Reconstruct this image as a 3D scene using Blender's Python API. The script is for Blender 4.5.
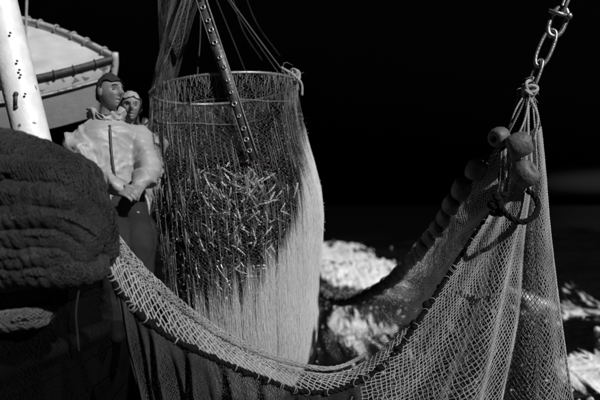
import bpy, math, random
import numpy as np
from mathutils import Vector

random.seed(7)
rng = np.random.default_rng(11)
scene = bpy.context.scene
for o in list(bpy.data.objects):
    bpy.data.objects.remove(o)

# ------------------------------------------------------------------ camera
EYE = 1.7                       # metres above the water
PITCH = math.atan(-5 / 583.3)   # all but level
FPX = 583.3                     # 35 mm lens, measured on a 600 px wide frame
cam_d = bpy.data.cameras.new('camera')
cam_d.lens = 35
cam_d.sensor_width = 36
cam_d.clip_start = 0.05
cam_d.clip_end = 3000
cam = bpy.data.objects.new('camera', cam_d)
scene.collection.objects.link(cam)
cam.location = (0, 0, EYE)
cam.rotation_euler = (math.pi / 2 - PITCH, 0, 0)
scene.camera = cam
cam_d.dof.use_dof = True           # a fast lens, wide open at night
cam_d.dof.focus_distance = 3.35
cam_d.dof.aperture_fstop = 1.2

# ------------------------------------------------------------------ night sky + flood light
SUN_DIR = Vector((0.58, -0.64, 0.58)).normalized()    # towards the light
world = bpy.data.worlds.new('World')
scene.world = world
world.use_nodes = True
wn, wl = world.node_tree.nodes, world.node_tree.links
wn.clear()
w_out = wn.new('ShaderNodeOutputWorld')
w_bg = wn.new('ShaderNodeBackground')
w_sky = wn.new('ShaderNodeTexSky')
w_sky.sky_type = 'NISHITA'
w_sky.sun_disc = False
w_sky.sun_elevation = math.radians(-4)
w_sky.sun_rotation = math.atan2(SUN_DIR.x, SUN_DIR.y)
w_bw = wn.new('ShaderNodeRGBToBW')
wl.new(w_sky.outputs[0], w_bw.inputs[0])
# the glow of a distant boat's lamps, low over the horizon
w_tc = wn.new('ShaderNodeTexCoord')
w_map = wn.new('ShaderNodeMapping')
gdir = Vector((306 / FPX, 1.0, 0.0)).normalized()
w_map.vector_type = 'POINT'
w_map.inputs['Location'].default_value = (-gdir.x * 6.5, -gdir.y * 6.5, -0.036 * 36)
w_map.inputs['Scale'].default_value = (6.5, 6.5, 36.0)
wl.new(w_tc.outputs['Generated'], w_map.inputs[0])
w_len = wn.new('ShaderNodeVectorMath')
w_len.operation = 'LENGTH'
wl.new(w_map.outputs[0], w_len.inputs[0])
w_mr = wn.new('ShaderNodeMapRange')
w_mr.interpolation_type = 'SMOOTHERSTEP'
w_mr.inputs['From Min'].default_value = 0.0
w_mr.inputs['From Max'].default_value = 1.0
w_mr.inputs['To Min'].default_value = 0.24
w_mr.inputs['To Max'].default_value = 0.0
wl.new(w_len.outputs['Value'], w_mr.inputs['Value'])
w_add = wn.new('ShaderNodeMath')
w_add.operation = 'ADD'
wl.new(w_bw.outputs[0], w_add.inputs[0])
wl.new(w_mr.outputs[0], w_add.inputs[1])
wl.new(w_add.outputs[0], w_bg.inputs['Color'])
w_bg.inputs['Strength'].default_value = 0.06
wl.new(w_bg.outputs[0], w_out.inputs[0])

sun_d = bpy.data.lights.new('flood_light', 'SUN')
sun_d.energy = 4.3
sun_d.angle = math.radians(1.5)
sun_d.color = (1, 1, 1)
sun = bpy.data.objects.new('flood_light', sun_d)
scene.collection.objects.link(sun)
sun.rotation_euler = SUN_DIR.to_track_quat('Z', 'Y').to_euler()
sun.location = SUN_DIR * 30

scene.view_settings.view_transform = 'Standard'
scene.view_settings.look = 'None'
scene.view_settings.gamma = 1
scene.view_settings.exposure = 0
scene.render.resolution_x = 1024
scene.render.resolution_y = 683

# ------------------------------------------------------------------ helpers
SP, CP = math.sin(PITCH), math.cos(PITCH)


def P(px, py, d):
    """world point seen at (px, py) of the 600x400 photograph, d metres in front of the lens"""
    x = (px - 300) / FPX * d
    v = (200 - py) / FPX * d
    return np.array([x, d * CP + v * SP, EYE - d * SP + v * CP])


def PP(lst):
    return np.array([P(*q) for q in lst])


def spline(pts, n):
    """Catmull-Rom through pts, n samples spaced by arc length"""
    pts = np.asarray(pts, float)
    e = np.vstack([2 * pts[0] - pts[1], pts, 2 * pts[-1] - pts[-2]])
    out = []
    for i in range(1, len(e) - 2):
        t = np.linspace(0, 1, 24, endpoint=False)[:, None]
        a, b, c, d = e[i - 1], e[i], e[i + 1], e[i + 2]
        out.append(.5 * ((2 * b) + (-a + c) * t + (2 * a - 5 * b + 4 * c - d) * t ** 2 + (-a + 3 * b - 3 * c + d) * t ** 3))
    out.append(pts[-1:])
    q = np.vstack(out)
    s = np.r_[0, np.cumsum(np.linalg.norm(np.diff(q, axis=0), axis=1))]
    ss = np.linspace(0, s[-1], n)
    return np.stack([np.interp(ss, s, q[:, k]) for k in range(q.shape[1])], 1)


def rail(pts):
    q = spline(pts, 240)
    def f(u):
        x = np.clip(u, 0, 1) * 239
        i = np.minimum(x.astype(int), 238)
        t = (x - i)[..., None]
        return q[i] * (1 - t) + q[i + 1] * t
    return f


def hash2(i, j, seed):
    n = (i * 374761393 + j * 668265263 + seed * 974634777) & 0xffffffff
    n = ((n ^ (n >> 13)) * 1274126177) & 0xffffffff
    return ((n ^ (n >> 16)) & 0xffff) / 65535.0


def vnoise(x, y, seed=0):
    """smooth value noise, -1..1"""
    x = np.asarray(x, float); y = np.asarray(y, float)
    xi = np.floor(x).astype(np.int64); yi = np.floor(y).astype(np.int64)
    fx = x - xi; fy = y - yi
    fx = fx * fx * (3 - 2 * fx); fy = fy * fy * (3 - 2 * fy)
    a = hash2(xi, yi, seed); b = hash2(xi + 1, yi, seed)
    c = hash2(xi, yi + 1, seed); d = hash2(xi + 1, yi + 1, seed)
    return ((a * (1 - fx) + b * fx) * (1 - fy) + (c * (1 - fx) + d * fx) * fy) * 2 - 1


class MB:
    """collects geometry, then builds ONE mesh object"""
    def __init__(s):
        s.v = []; s.f = []; s.n = 0

    def add(s, v, f):
        v = np.asarray(v, float)
        s.v.append(v)
        s.f.extend([[i + s.n for i in q] for q in f] if not isinstance(f, np.ndarray) else (f + s.n).tolist())
        s.n += len(v)

    def strands(s, a, b, ra, rb=None, sides=3):
        """many straight prisms at once; a, b are Nx3"""
        a = np.asarray(a, float); b = np.asarray(b, float)
        n = len(a)
        if n == 0:
            return
        ra = np.broadcast_to(np.asarray(ra, float), (n,))[:, None]
        rb = ra if rb is None else np.broadcast_to(np.asarray(rb, float), (n,))[:, None]
        d = b - a
        d /= np.maximum(np.linalg.norm(d, axis=1, keepdims=True), 1e-9)
        h = np.where(np.abs(d[:, 1:2]) < .8, [[0, 1, 0]], [[1, 0, 0]])
        p = np.cross(d, h); p /= np.maximum(np.linalg.norm(p, axis=1, keepdims=True), 1e-9)
        q = np.cross(d, p)
        vs = np.empty((n, 2 * sides, 3))
        for k in range(sides):
            c, sn = math.cos(2 * math.pi * k / sides), math.sin(2 * math.pi * k / sides)
            vs[:, k] = a + ra * (c * p + sn * q)
            vs[:, sides + k] = b + rb * (c * p + sn * q)
        base = (np.arange(n) * 2 * sides)[:, None, None]
        fq = np.array([[k, (k + 1) % sides, sides + (k + 1) % sides, sides + k] for k in range(sides)])[None]
        s.add(vs.reshape(-1, 3), (base + fq).reshape(-1, 4))

    def knots(s, c, r):
        c = np.asarray(c, float); n = len(c)
        o = np.array([[1, 0, 0], [-1, 0, 0], [0, 1, 0], [0, -1, 0], [0, 0, 1], [0, 0, -1]], float)
        r = np.broadcast_to(np.asarray(r, float), (n,))
        vs = c[:, None, :] + o[None] * r[:, None, None]
        ft = np.array([[0, 2, 4], [2, 1, 4], [1, 3, 4], [3, 0, 4], [2, 0, 5], [1, 2, 5], [3, 1, 5], [0, 3, 5]])[None]
        s.add(vs.reshape(-1, 3), ((np.arange(n) * 6)[:, None, None] + ft).reshape(-1, 3))

    def tube(s, path, r, sides=8, caps=True, flat=None, up=None):
        path = np.asarray(path, float); n = len(path)
        r = np.broadcast_to(np.asarray(r, float), (n,))
        d = np.gradient(path, axis=0)
        d /= np.maximum(np.linalg.norm(d, axis=1, keepdims=True), 1e-9)
        h = np.array([0., 0, 1]) if up is None else np.asarray(up, float)
        if up is None and abs(d[0][2]) > .8:
            h = np.array([1., 0, 0])
        vs = []
        p = np.cross(d[0], h); p /= np.linalg.norm(p)
        for i in range(n):
            p = p - d[i] * np.dot(p, d[i]); p /= max(np.linalg.norm(p), 1e-9)
            q = np.cross(d[i], p)
            fl = 1.0 if flat is None else flat
            for k in range(sides):
                t = 2 * math.pi * k / sides
                vs.append(path[i] + r[i] * (math.cos(t) * p + fl * math.sin(t) * q))
        f = []
        for i in range(n - 1):
            for k in range(sides):
                k2 = (k + 1) % sides
                f.append([i * sides + k, i * sides + k2, (i + 1) * sides + k2, (i + 1) * sides + k])
        if caps:
            f.append(list(range(sides))[::-1]); f.append([(n - 1) * sides + k for k in range(sides)])
        s.add(vs, f)

    def twist_rope(s, path, r, lay=0.05, n_strand=3, sides=5, seg=None):
        """a laid rope: strands that wind round each other"""
        L = np.linalg.norm(np.diff(path, axis=0), axis=1).sum()
        n = seg or int(max(12, L / lay * 7))
        q = spline(path, n)
        d = np.gradient(q, axis=0); d /= np.linalg.norm(d, axis=1, keepdims=True)
        h = np.array([0.13, 0.92, 0.37]); p = np.cross(d, h); p /= np.maximum(np.linalg.norm(p, axis=1, keepdims=True), 1e-9)
        w = np.cross(d, p)
        ph = np.linspace(0, L / lay * 2 * math.pi, n)
        for k in range(n_strand):
            a = ph + 2 * math.pi * k / n_strand
            s.tube(q + r * .5 * (np.cos(a)[:, None] * p + np.sin(a)[:, None] * w), r * .56, sides)

    def surf(s, fn, nu, nv, cu=False, cv=False):
        u = np.linspace(0, 1, nu + (0 if cu else 1), endpoint=not cu)
        v = np.linspace(0, 1, nv + (0 if cv else 1), endpoint=not cv)
        U, V = np.meshgrid(u, v, indexing='ij')
        X = fn(U.ravel(), V.ravel())
        a, b = len(u), len(v)
        f = []
        for i in range(nu):
            for j in range(nv):
                i2, j2 = (i + 1) % a, (j + 1) % b
                f.append([i * b + j, i2 * b + j, i2 * b + j2, i * b + j2])
        s.add(X, f)

    def box(s, c, half, rot=None):
        o = np.array([[x, y, z] for x in (-1, 1) for y in (-1, 1) for z in (-1, 1)], float) * half
        if rot is not None:
            o = o @ np.asarray(rot).T
        s.add(o + np.asarray(c), [[0, 1, 3, 2], [4, 6, 7, 5], [0, 4, 5, 1], [2, 3, 7, 6], [0, 2, 6, 4], [1, 5, 7, 3]])

    def ball(s, c, rad, nu=14, nv=9, fn=None):
        c = np.asarray(c, float); rad = np.broadcast_to(np.asarray(rad, float), (3,))
        vs = [[0, 0, 1]]
        for j in range(1, nv):
            t = math.pi * j / nv
            for i in range(nu):
                p = 2 * math.pi * i / nu
                vs.append([math.sin(t) * math.cos(p), math.sin(t) * math.sin(p), math.cos(t)])
        vs.append([0, 0, -1])
        f = []
        for i in range(nu):
            f.append([0, 1 + i, 1 + (i + 1) % nu])
            f.append([len(vs) - 1, 1 + (nv - 2) * nu + (i + 1) % nu, 1 + (nv - 2) * nu + i])
        for j in range(nv - 2):
            for i in range(nu):
                a = 1 + j * nu
                f.append([a + i, a + nu + i, a + nu + (i + 1) % nu, a + (i + 1) % nu])
        vs = np.array(vs)
        vs = fn(vs) if fn is not None else vs
        s.add(vs * rad + c, f)

    def net(s, fn, nu, nv, r, knot=1.7, jit=0.0, closed=False, keep=None, sides=3, rfn=None):
        """knotted diamond netting laid on the surface fn(u, v)"""
        rows = 2 * nv + 1
        I, J = np.meshgrid(np.arange(nu + (0 if closed else 1)), np.arange(rows), indexing='ij')
        U = (I + .5 * (J % 2)) / nu
        V = J / (rows - 1)
        if jit:
            U = U + rng.normal(0, jit / nu, U.shape)
            V = V + rng.normal(0, jit / rows, V.shape)
        Uc = U % 1.0 if closed else np.clip(U, 0, 1)
        X = fn(Uc.ravel(), np.clip(V, 0, 1).ravel()).reshape(U.shape + (3,))
        A, B = [], []
        n0 = X.shape[0]
        for j in range(rows - 1):
            a = X[:, j]; b = X[:, j + 1]
            sh = -1 if j % 2 else 1      # even row: to same column and previous; odd row: same and next
            if closed:
                A += [a, a]; B += [b, np.roll(b, 1 if j % 2 == 0 else -1, axis=0)]
            else:
                A.append(a); B.append(b)
                if j % 2 == 0:
                    A.append(a[1:]); B.append(b[:-1])
                else:
                    A.append(a[:-1]); B.append(b[1:])
        A = np.vstack(A); B = np.vstack(B)
        if keep is not None:
            m = keep((A + B) / 2)
            A, B = A[m], B[m]
        rr = r if rfn is None else r * rfn((A + B) / 2)
        s.strands(A, B, rr, sides=sides)
        if knot:
            C = X.reshape(-1, 3)
            if keep is not None:
                C = C[keep(C)]
            s.knots(C, r * knot)

    def build(s, name, mat, parent=None, smooth=True):
        me = bpy.data.meshes.new(name)
        V = np.vstack(s.v)
        if parent is not None:
            loc = np.array(parent.matrix_basis.translation)
            if parent.parent is not None:
                loc = loc + np.array(parent.parent.matrix_basis.translation)
            V = V - loc
        me.from_pydata(V, [], s.f)
        me.polygons.foreach_set('use_smooth', [smooth] * len(me.polygons))
        me.materials.append(mat)
        me.update()
        o = bpy.data.objects.new(name, me)
        scene.collection.objects.link(o)
        o.parent = parent
        return o


def recentre(o, c):
    """move a mesh object's origin to c (world) without moving the mesh"""
    c = Vector(c)
    for v in o.data.vertices:
        v.co -= c
    o.location = c
    return o


def empty(name, loc, label, cat, group=None):
    o = bpy.data.objects.new(name, None)
    scene.collection.objects.link(o)
    o.empty_display_size = .1
    o.location = tuple(loc)
    tag(o, label, cat, group)
    return o


def tag(o, label=None, cat=None, group=None, kind=None):
    if label: o['label'] = label
    if cat: o['category'] = cat
    if group: o['group'] = group
    if kind: o['kind'] = kind
    return o


# ------------------------------------------------------------------ materials (the photograph is black and white)
def mat(name, base, rough=.6, metal=0., var=.25, scale=20., bump=.0, bscale=60., spec=.5, stretch=(1, 1, 1), coat=0.):
    m = bpy.data.materials.new(name); m.use_nodes = True
    N, L = m.node_tree.nodes, m.node_tree.links
    b = N['Principled BSDF']
    b.inputs['Roughness'].default_value = rough
    b.inputs['Metallic'].default_value = metal
    b.inputs['Specular IOR Level'].default_value = spec
    b.inputs['Coat Weight'].default_value = coat
    tc = N.new('ShaderNodeTexCoord')
    mp = N.new('ShaderNodeMapping'); mp.inputs['Scale'].default_value = stretch
    L.new(tc.outputs['Object'], mp.inputs[0])
    nz = N.new('ShaderNodeTexNoise'); nz.inputs['Scale'].default_value = scale; nz.inputs['Detail'].default_value = 6
    L.new(mp.outputs[0], nz.inputs['Vector'])
    mr = N.new('ShaderNodeMapRange')
    mr.inputs['From Min'].default_value = .3; mr.inputs['From Max'].default_value = .7
    mr.inputs['To Min'].default_value = base * (1 - var); mr.inputs['To Max'].default_value = min(.9, base * (1 + var))
    L.new(nz.outputs['Fac'], mr.inputs['Value'])
    L.new(mr.outputs[0], b.inputs['Base Color'])
    if bump:
        n2 = N.new('ShaderNodeTexNoise'); n2.inputs['Scale'].default_value = bscale; n2.inputs['Detail'].default_value = 5
        L.new(mp.outputs[0], n2.inputs['Vector'])
        bp = N.new('ShaderNodeBump'); bp.inputs['Strength'].default_value = bump; bp.inputs['Distance'].default_value = .01
        L.new(n2.outputs['Fac'], bp.inputs['Height'])
        L.new(bp.outputs[0], b.inputs['Normal'])
    return m


def mat_chipped(name, base, chip, thr=.62, scale=9.):
    """old white paint with rust spots of their own shape"""
    m = mat(name, base, .45, var=.10, scale=14, bump=.25, bscale=40)
    N, L = m.node_tree.nodes, m.node_tree.links
    b = N['Principled BSDF']
    src = b.inputs['Base Color'].links[0].from_socket
    tc = N.new('ShaderNodeTexCoord')
    nz = N.new('ShaderNodeTexNoise'); nz.inputs['Scale'].default_value = scale; nz.inputs['Detail'].default_value = 4
    nz.inputs['Distortion'].default_value = .6
    L.new(tc.outputs['Object'], nz.inputs['Vector'])
    cr = N.new('ShaderNodeMapRange'); cr.inputs['From Min'].default_value = thr; cr.inputs['From Max'].default_value = thr + .03
    L.new(nz.outputs['Fac'], cr.inputs['Value'])
    mx = N.new('ShaderNodeMix'); mx.data_type = 'FLOAT'
    L.new(cr.outputs[0], mx.inputs['Factor'])
    L.new(src, mx.inputs[2]); mx.inputs[3].default_value = chip
    L.new(mx.outputs[0], b.inputs['Base Color'])
    return m


M = dict(
    mast=mat_chipped('white_mast_paint', .74, .10, .66, 9.),
    skiff=mat_chipped('skiff_hull_paint', .26, .17, .66, 6.),
    skiff_deck=mat('skiff_deck_paint', .48, .6, var=.18, scale=5, bump=.15),
    skiff_line=mat_chipped('skiff_white_strake', .42, .15, .56, 16.),
    fender=mat('black_rubber', .045, .55, var=.4, scale=25, bump=.4),
    pale_rope=mat('pale_rope', .34, .8, var=.3, scale=90, bump=.5, bscale=200),
    dark_rope=mat('tarred_rope', .007, .8, var=.4, scale=60, bump=.5, bscale=200, spec=.08),
    twine=mat('pale_net_twine', .31, .7, var=.35, scale=5),
    twine_lightened=mat('lightened_selvedge_twine', .60, .6, var=.25, scale=8),  # pale strip twine, whitened further to stand in for light falling on it
    twine_fine=mat('grey_net_twine', .24, .7, var=.3, scale=6),
    twine_dark=mat('dark_net_twine', .034, .65, var=.4, scale=6, spec=.2),
    twine_bag=mat('bag_net_twine', .10, .5, var=.35, scale=5),
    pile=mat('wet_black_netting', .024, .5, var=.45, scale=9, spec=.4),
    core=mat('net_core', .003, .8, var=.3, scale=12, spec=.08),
    float_=mat('dark_float_foam', .10, .55, var=.35, scale=18, bump=.5, bscale=70),
    steel=mat('galvanised_steel', .34, .35, metal=.75, var=.35, scale=30, bump=.3),
    hull=mat('black_hull_paint', .0025, .55, var=.5, scale=5, bump=.2, spec=.08),
    hullrail=mat('dark_wood_rail', .007, .6, var=.5, scale=8, bump=.5, stretch=(1, .1, 1), spec=.08),
    jacket=mat('pale_oilskin', .30, .5, var=.10, scale=6, bump=.25, bscale=35),
    jacket_b=mat('white_oilskin', .34, .5, var=.06, scale=4, bump=.3, bscale=22),
    trousers=mat('dark_oilskin', .024, .75, var=.25, scale=5, bump=.3, bscale=18, spec=.08),
    boots=mat('black_boots', .006, .8, var=.3, scale=8, spec=.08),
    skin=mat('weathered_skin', .19, .5, var=.18, scale=22, bump=.3, bscale=90),
    hair_dark=mat('dark_wool', .018, .9, var=.4, scale=60, bump=.8, bscale=120),
    hair_grey=mat('grey_hair', .33, .7, var=.4, scale=70, bump=.8, bscale=120),
    eye=mat('dark_eye', .015, .2, var=.1),
    zip=mat('dark_zip', .04, .5, var=.3, scale=40),
    hoop=mat('hoop_steel', .26, .4, metal=.6, var=.3, scale=25),
    strap=mat('wet_strap', .07, .4, var=.3, scale=20, bump=.4),
)


def mat_water():
    m = bpy.data.materials.new('aerated_water'); m.use_nodes = True
    N, L = m.node_tree.nodes, m.node_tree.links
    b = N['Principled BSDF']
    b.inputs['Base Color'].default_value = (.95, .95, .95, 1)
    b.inputs['Roughness'].default_value = .25
    b.inputs['IOR'].default_value = 1.33
    t = N.new('ShaderNodeBsdfTranslucent'); t.inputs['Color'].default_value = (.95, .95, .95, 1)
    mx = N.new('ShaderNodeMixShader'); mx.inputs[0].default_value = .45
    L.new(b.outputs[0], mx.inputs[1]); L.new(t.outputs[0], mx.inputs[2])
    L.new(mx.outputs[0], N['Material Output'].inputs['Surface'])
    return m


def mat_fish():
    m = bpy.data.materials.new('silver_fish_skin'); m.use_nodes = True
    N, L = m.node_tree.nodes, m.node_tree.links
    b = N['Principled BSDF']
    b.inputs['Metallic'].default_value = .85
    b.inputs['Roughness'].default_value = .27
    tc = N.new('ShaderNodeTexCoord')
    sep = N.new('ShaderNodeSeparateXYZ'); L.new(tc.outputs['Generated'], sep.inputs[0])
    cr = N.new('ShaderNodeValToRGB')                      # dark back, silver flank
    e = cr.color_ramp.elements
    e[0].position = .40; e[0].color = (.34, .34, .34, 1)
    e[1].position = .74; e[1].color = (.02, .015, .015, 1)
    L.new(sep.outputs[2], cr.inputs[0])
    vz = N.new('ShaderNodeTexVoronoi'); vz.inputs['Scale'].default_value = 40
    L.new(tc.outputs['Generated'], vz.inputs['Vector'])
    bp = N.new('ShaderNodeBump'); bp.inputs['Strength'].default_value = .35; bp.inputs['Distance'].default_value = .004
    L.new(vz.outputs['Distance'], bp.inputs['Height']); L.new(bp.outputs[0], b.inputs['Normal'])
    L.new(cr.outputs[0], b.inputs['Base Color'])
    return m


def mat_sea():
    m = bpy.data.materials.new('night_sea'); m.use_nodes = True
    N, L = m.node_tree.nodes, m.node_tree.links
    b = N['Principled BSDF']
    tc = N.new('ShaderNodeTexCoord')
    at = N.new('ShaderNodeAttribute'); at.attribute_name = 'foam'
    nz = N.new('ShaderNodeTexNoise'); nz.inputs['Scale'].default_value = 2.4; nz.inputs['Detail'].default_value = 7
    nz.inputs['Roughness'].default_value = .6; nz.inputs['Distortion'].default_value = .5
    mp = N.new('ShaderNodeMapping'); mp.inputs['Rotation'].default_value = (0, 0, -.22); mp.inputs['Scale'].default_value = (4.2, .55, 1)
    L.new(tc.outputs['Object'], mp.inputs[0]); L.new(mp.outputs[0], nz.inputs['Vector'])
    sb = N.new('ShaderNodeMath'); sb.operation = 'ADD'
    L.new(at.outputs['Fac'], sb.inputs[0]); L.new(nz.outputs['Fac'], sb.inputs[1])
    mr = N.new('ShaderNodeMapRange'); mr.inputs['From Min'].default_value = .90; mr.inputs['From Max'].default_value = 1.0
    L.new(sb.outputs[0], mr.inputs['Value'])
    mc = N.new('ShaderNodeMix'); mc.data_type = 'FLOAT'
    L.new(mr.outputs[0], mc.inputs['Factor']); mc.inputs[2].default_value = .006; mc.inputs[3].default_value = .78
    L.new(mc.outputs[0], b.inputs['Base Color'])
    rr = N.new('ShaderNodeMix'); rr.data_type = 'FLOAT'
    L.new(mr.outputs[0], rr.inputs['Factor']); rr.inputs[2].default_value = .12; rr.inputs[3].default_value = .7
    L.new(rr.outputs[0], b.inputs['Roughness'])
    b.inputs['IOR'].default_value = 1.33
    n2 = N.new('ShaderNodeTexNoise'); n2.inputs['Scale'].default_value = 7; n2.inputs['Detail'].default_value = 7
    L.new(tc.outputs['Object'], n2.inputs['Vector'])
    bp = N.new('ShaderNodeBump'); bp.inputs['Distance'].default_value = .08
    nr = N.new('ShaderNodeAttribute'); nr.attribute_name = 'ripple'; L.new(nr.outputs['Fac'], bp.inputs['Strength'])
    L.new(n2.outputs['Fac'], bp.inputs['Height']); L.new(bp.outputs[0], b.inputs['Normal'])
    return m


M['water'] = mat_water(); M['fish'] = mat_fish(); M['sea'] = mat_sea()

# ------------------------------------------------------------------ the sea
def sea_height(x, y):
    a = .10 * np.sin(.55 * x + .8 * y + .4) + .07 * np.sin(-.9 * x + 1.3 * y + 2)
    a = a + .05 * vnoise(x * 1.1, y * 1.4, 3) + .035 * vnoise(x * 2.7, y * 3.1, 4) + .018 * vnoise(x * 6, y * 7, 5)
    fade = np.clip(1.3 - y / 45, .03, 1)
    return a * fade


def foam_amount(x, y):
    """churned water: inside the net, and a wake beside it"""
    # pixel the water point would have, only to lay the patches at their real places on the water
    def blob(cx, cy, rx, ry, rot=0.):
        dx, dy = x - cx, y - cy
        c, s = math.cos(rot), math.sin(rot)
        u, v = (dx * c + dy * s) / rx, (-dx * s + dy * c) / ry
        return np.clip(1.35 - np.sqrt(u * u + v * v), 0, 1)
    f = 1.05 * np.maximum(blob(1.1, 20.0, 1.6, 8.0, -.06), np.maximum(blob(1.6, 14.5, 1.1, 4.6, -.12), blob(1.45, 17.0, 1.2, 5.0, -.1)))
    f = np.clip(f - .85 * blob(1.0, 12.0, .55, .9, 0), 0, 2)          # slick of dark water behind the floats
    f = np.maximum(f, .56 * blob(.95, 8.4, 1.5, 3.6, -.10))
    f = np.maximum(f, 1.2 * blob(2.95, 5.6, .75, .72, 0))
    f = np.maximum(f, .66 * blob(5.2, 10.5, 2.4, 2.6, -.3))
    f = f + (.22 * vnoise(x * 2.1, y * .5, 9) + .22 * vnoise(x * 5.5, y * .9, 10)) * (f > 0)
    return np.clip(f, 0, 1) * .62


ys = np.unique(np.concatenate([np.linspace(-30, 3.6, 12), np.linspace(3.6, 20, 300), 20 + np.geomspace(.1, 1500, 90)]))
xs0 = np.concatenate([-np.geomspace(.02, 1, 60)[::-1], [0], np.geomspace(.02, 1, 60)])
xs0 = np.unique(np.concatenate([np.linspace(-.5, .5, 150), np.linspace(-.03, .16, 230), xs0]))
sv = []; 
for y in ys:
    half = 14 + max(0, y) * 1.3
    x = xs0 * half * (1 + .0 * y)
    z = sea_height(x, np.full_like(x, y))
    fo = foam_amount(x, np.full_like(x, y)) / .62
    yy = np.full_like(x, y)
    z = z + fo * np.interp(y, [6, 11], [.4, .45]) * (.07 * (1 - np.abs(vnoise(x * 2.6, yy * .9, 12))) ** 2 + .07 * (1 - np.abs(vnoise(x * 8.5, yy * 2.6, 13))) ** 2 + .03 * vnoise(x * 17, yy * 6, 14))
    z = z if y < 300 else z * 0
    sv.append(np.stack([x, np.full_like(x, y), z], 1))
sv = np.vstack(sv); nx = len(xs0)
I, J = np.meshgrid(np.arange(len(ys) - 1), np.arange(nx - 1), indexing='ij')
a = (I * nx + J).ravel()
sf = np.stack([a, a + 1, a + nx + 1, a + nx], 1)
me = bpy.data.meshes.new('sea')
me.from_pydata(sv, [], sf.tolist())
at = me.attributes.new('foam', 'FLOAT', 'POINT')
at.data.foreach_set('value', foam_amount(sv[:, 0], sv[:, 1]))
at = me.attributes.new('ripple', 'FLOAT', 'POINT')       # ripples even out towards the horizon
at.data.foreach_set('value', .6 * np.clip(1.25 - sv[:, 1] / 30, .02, 1))
me.polygons.foreach_set('use_smooth', [True] * len(me.polygons))
me.materials.append(M['sea'])
sea = bpy.data.objects.new('sea', me); scene.collection.objects.link(sea)
tag(sea, kind='structure')

# tongues of thrown-up water and clots of foam on the churned surface
mb = MB()
def lumps(n, cx, cy, rx, ry, r0, r1, zmax):
    for k in range(n):
        x_, y_ = cx + rng.normal(0, rx * .5), cy + rng.normal(0, ry * .5)
        r = rng.uniform(r0, r1); sd_ = int(rng.integers(0, 999))
        sc = np.array([rng.uniform(.5, 1.1), rng.uniform(.6, 1.6), rng.uniform(.35, 1.2)]) * r
        lean = rng.normal(.3, .5)
        def fn(v):
            k_ = 1 + .55 * vnoise(v[:, 0] * 2.1 + sd_, v[:, 2] * 2.1 + v[:, 1] * 1.7, sd_)
            w = v * k_[:, None]
            w[:, 0] += lean * np.maximum(w[:, 2], 0)
            return w * sc
        mb.ball((x_, y_, float(sea_height(x_, y_)) + rng.uniform(-.3, zmax) * r), 1.0, 12, 8, fn)
lumps(60, .80, 8.0, 1.1, 2.6, .008, .026, 3)
lumps(120, 1.35, 17.0, 1.6, 5.5, .012, .05, 2)
lumps(30, 2.95, 5.6, .8, .6, .008, .03, 1.5)
n = 1600
cx = rng.normal(.9, .6, n); cy = rng.normal(9.5, 3.2, n)
mb.knots(np.stack([cx, cy, sea_height(cx, cy) + rng.exponential(.09, n)], 1), rng.uniform(.002, .010, n))
n = 40
cx = rng.uniform(3.0, 5.6, n); cy = rng.uniform(6.2, 10.8, n)
for i in range(n):
    r = rng.uniform(.008, .045)
    mb.ball((cx[i], cy[i], sea_height(cx[i], cy[i]) + .3 * r), (r, r, r * rng.uniform(.8, 1.8)), 6, 4)
sp = mb.build('splashing_water', M['water'])
tag(sp, 'white splashes and flecks of foam thrown up from dark water', 'splash', kind='stuff')

# ------------------------------------------------------------------ the fishing boat's side (dark, mostly hidden)
side_xy = np.array([[-1.55, .6], [-1.42, 2.4], [-1.20, 4.0], [-1.55, 5.6], [-2.6, 7.4], [-4.4, 8.8]])
CAPZ = 1.40
boat = empty('fishing_boat', (-2.2, 3.5, 0), 'dark hull and rail of the fishing boat the men sit on', 'fishing boat')
sp_ = spline(side_xy, 60)
def hull_fn(u, v):
    x = np.clip(u, 0, 1) * 59; i = np.minimum(x.astype(int), 58); t = (x - i)[:, None]
    q = sp_[i] * (1 - t) + sp_[i + 1] * t
    z = -.4 + v * (CAPZ - .03 + .4)
    return np.stack([q[:, 0] - .18 * (1 - v) ** 1.5, q[:, 1], z], 1)
# hull planks, each with its own edge
nplank = 9
for k in range(nplank):
    mb = MB()
    v0, v1 = k / nplank, (k + 1) / nplank - .006
    mb.surf(lambda u, v: hull_fn(u, v0 + v * (v1 - v0)), 40, 1)
    mb.surf(lambda u, v: hull_fn(u, v0 + v * (v1 - v0)) - np.array([.05, .01, 0]), 40, 1)
    mb.build('plank', M['hull'], boat)
mb = MB()
cap = np.column_stack([sp_[:, 0] - .04, sp_[:, 1], np.full(60, CAPZ)])
mb.tube(cap, .23, 10, flat=.18); mb.build('cap_rail', M['hullrail'], boat)
mb = MB()
mb.tube(np.column_stack([sp_[:, 0] + .03, sp_[:, 1], np.full(60, .95)]), .05, 8); mb.build('rubbing_strake', M['hullrail'], boat)
mb = MB()
dk = [[p[0] - .05, p[1], .55] for p in sp_] + [[-6, 8.8, .55], [-6, .6, .55]]
mb.add(dk + [[a, b, c - .05] for a, b, c in dk], [list(range(len(dk))), list(range(len(dk), 2 * len(dk)))[::-1]])
mb.build('deck', M['hull'], boat)

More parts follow.
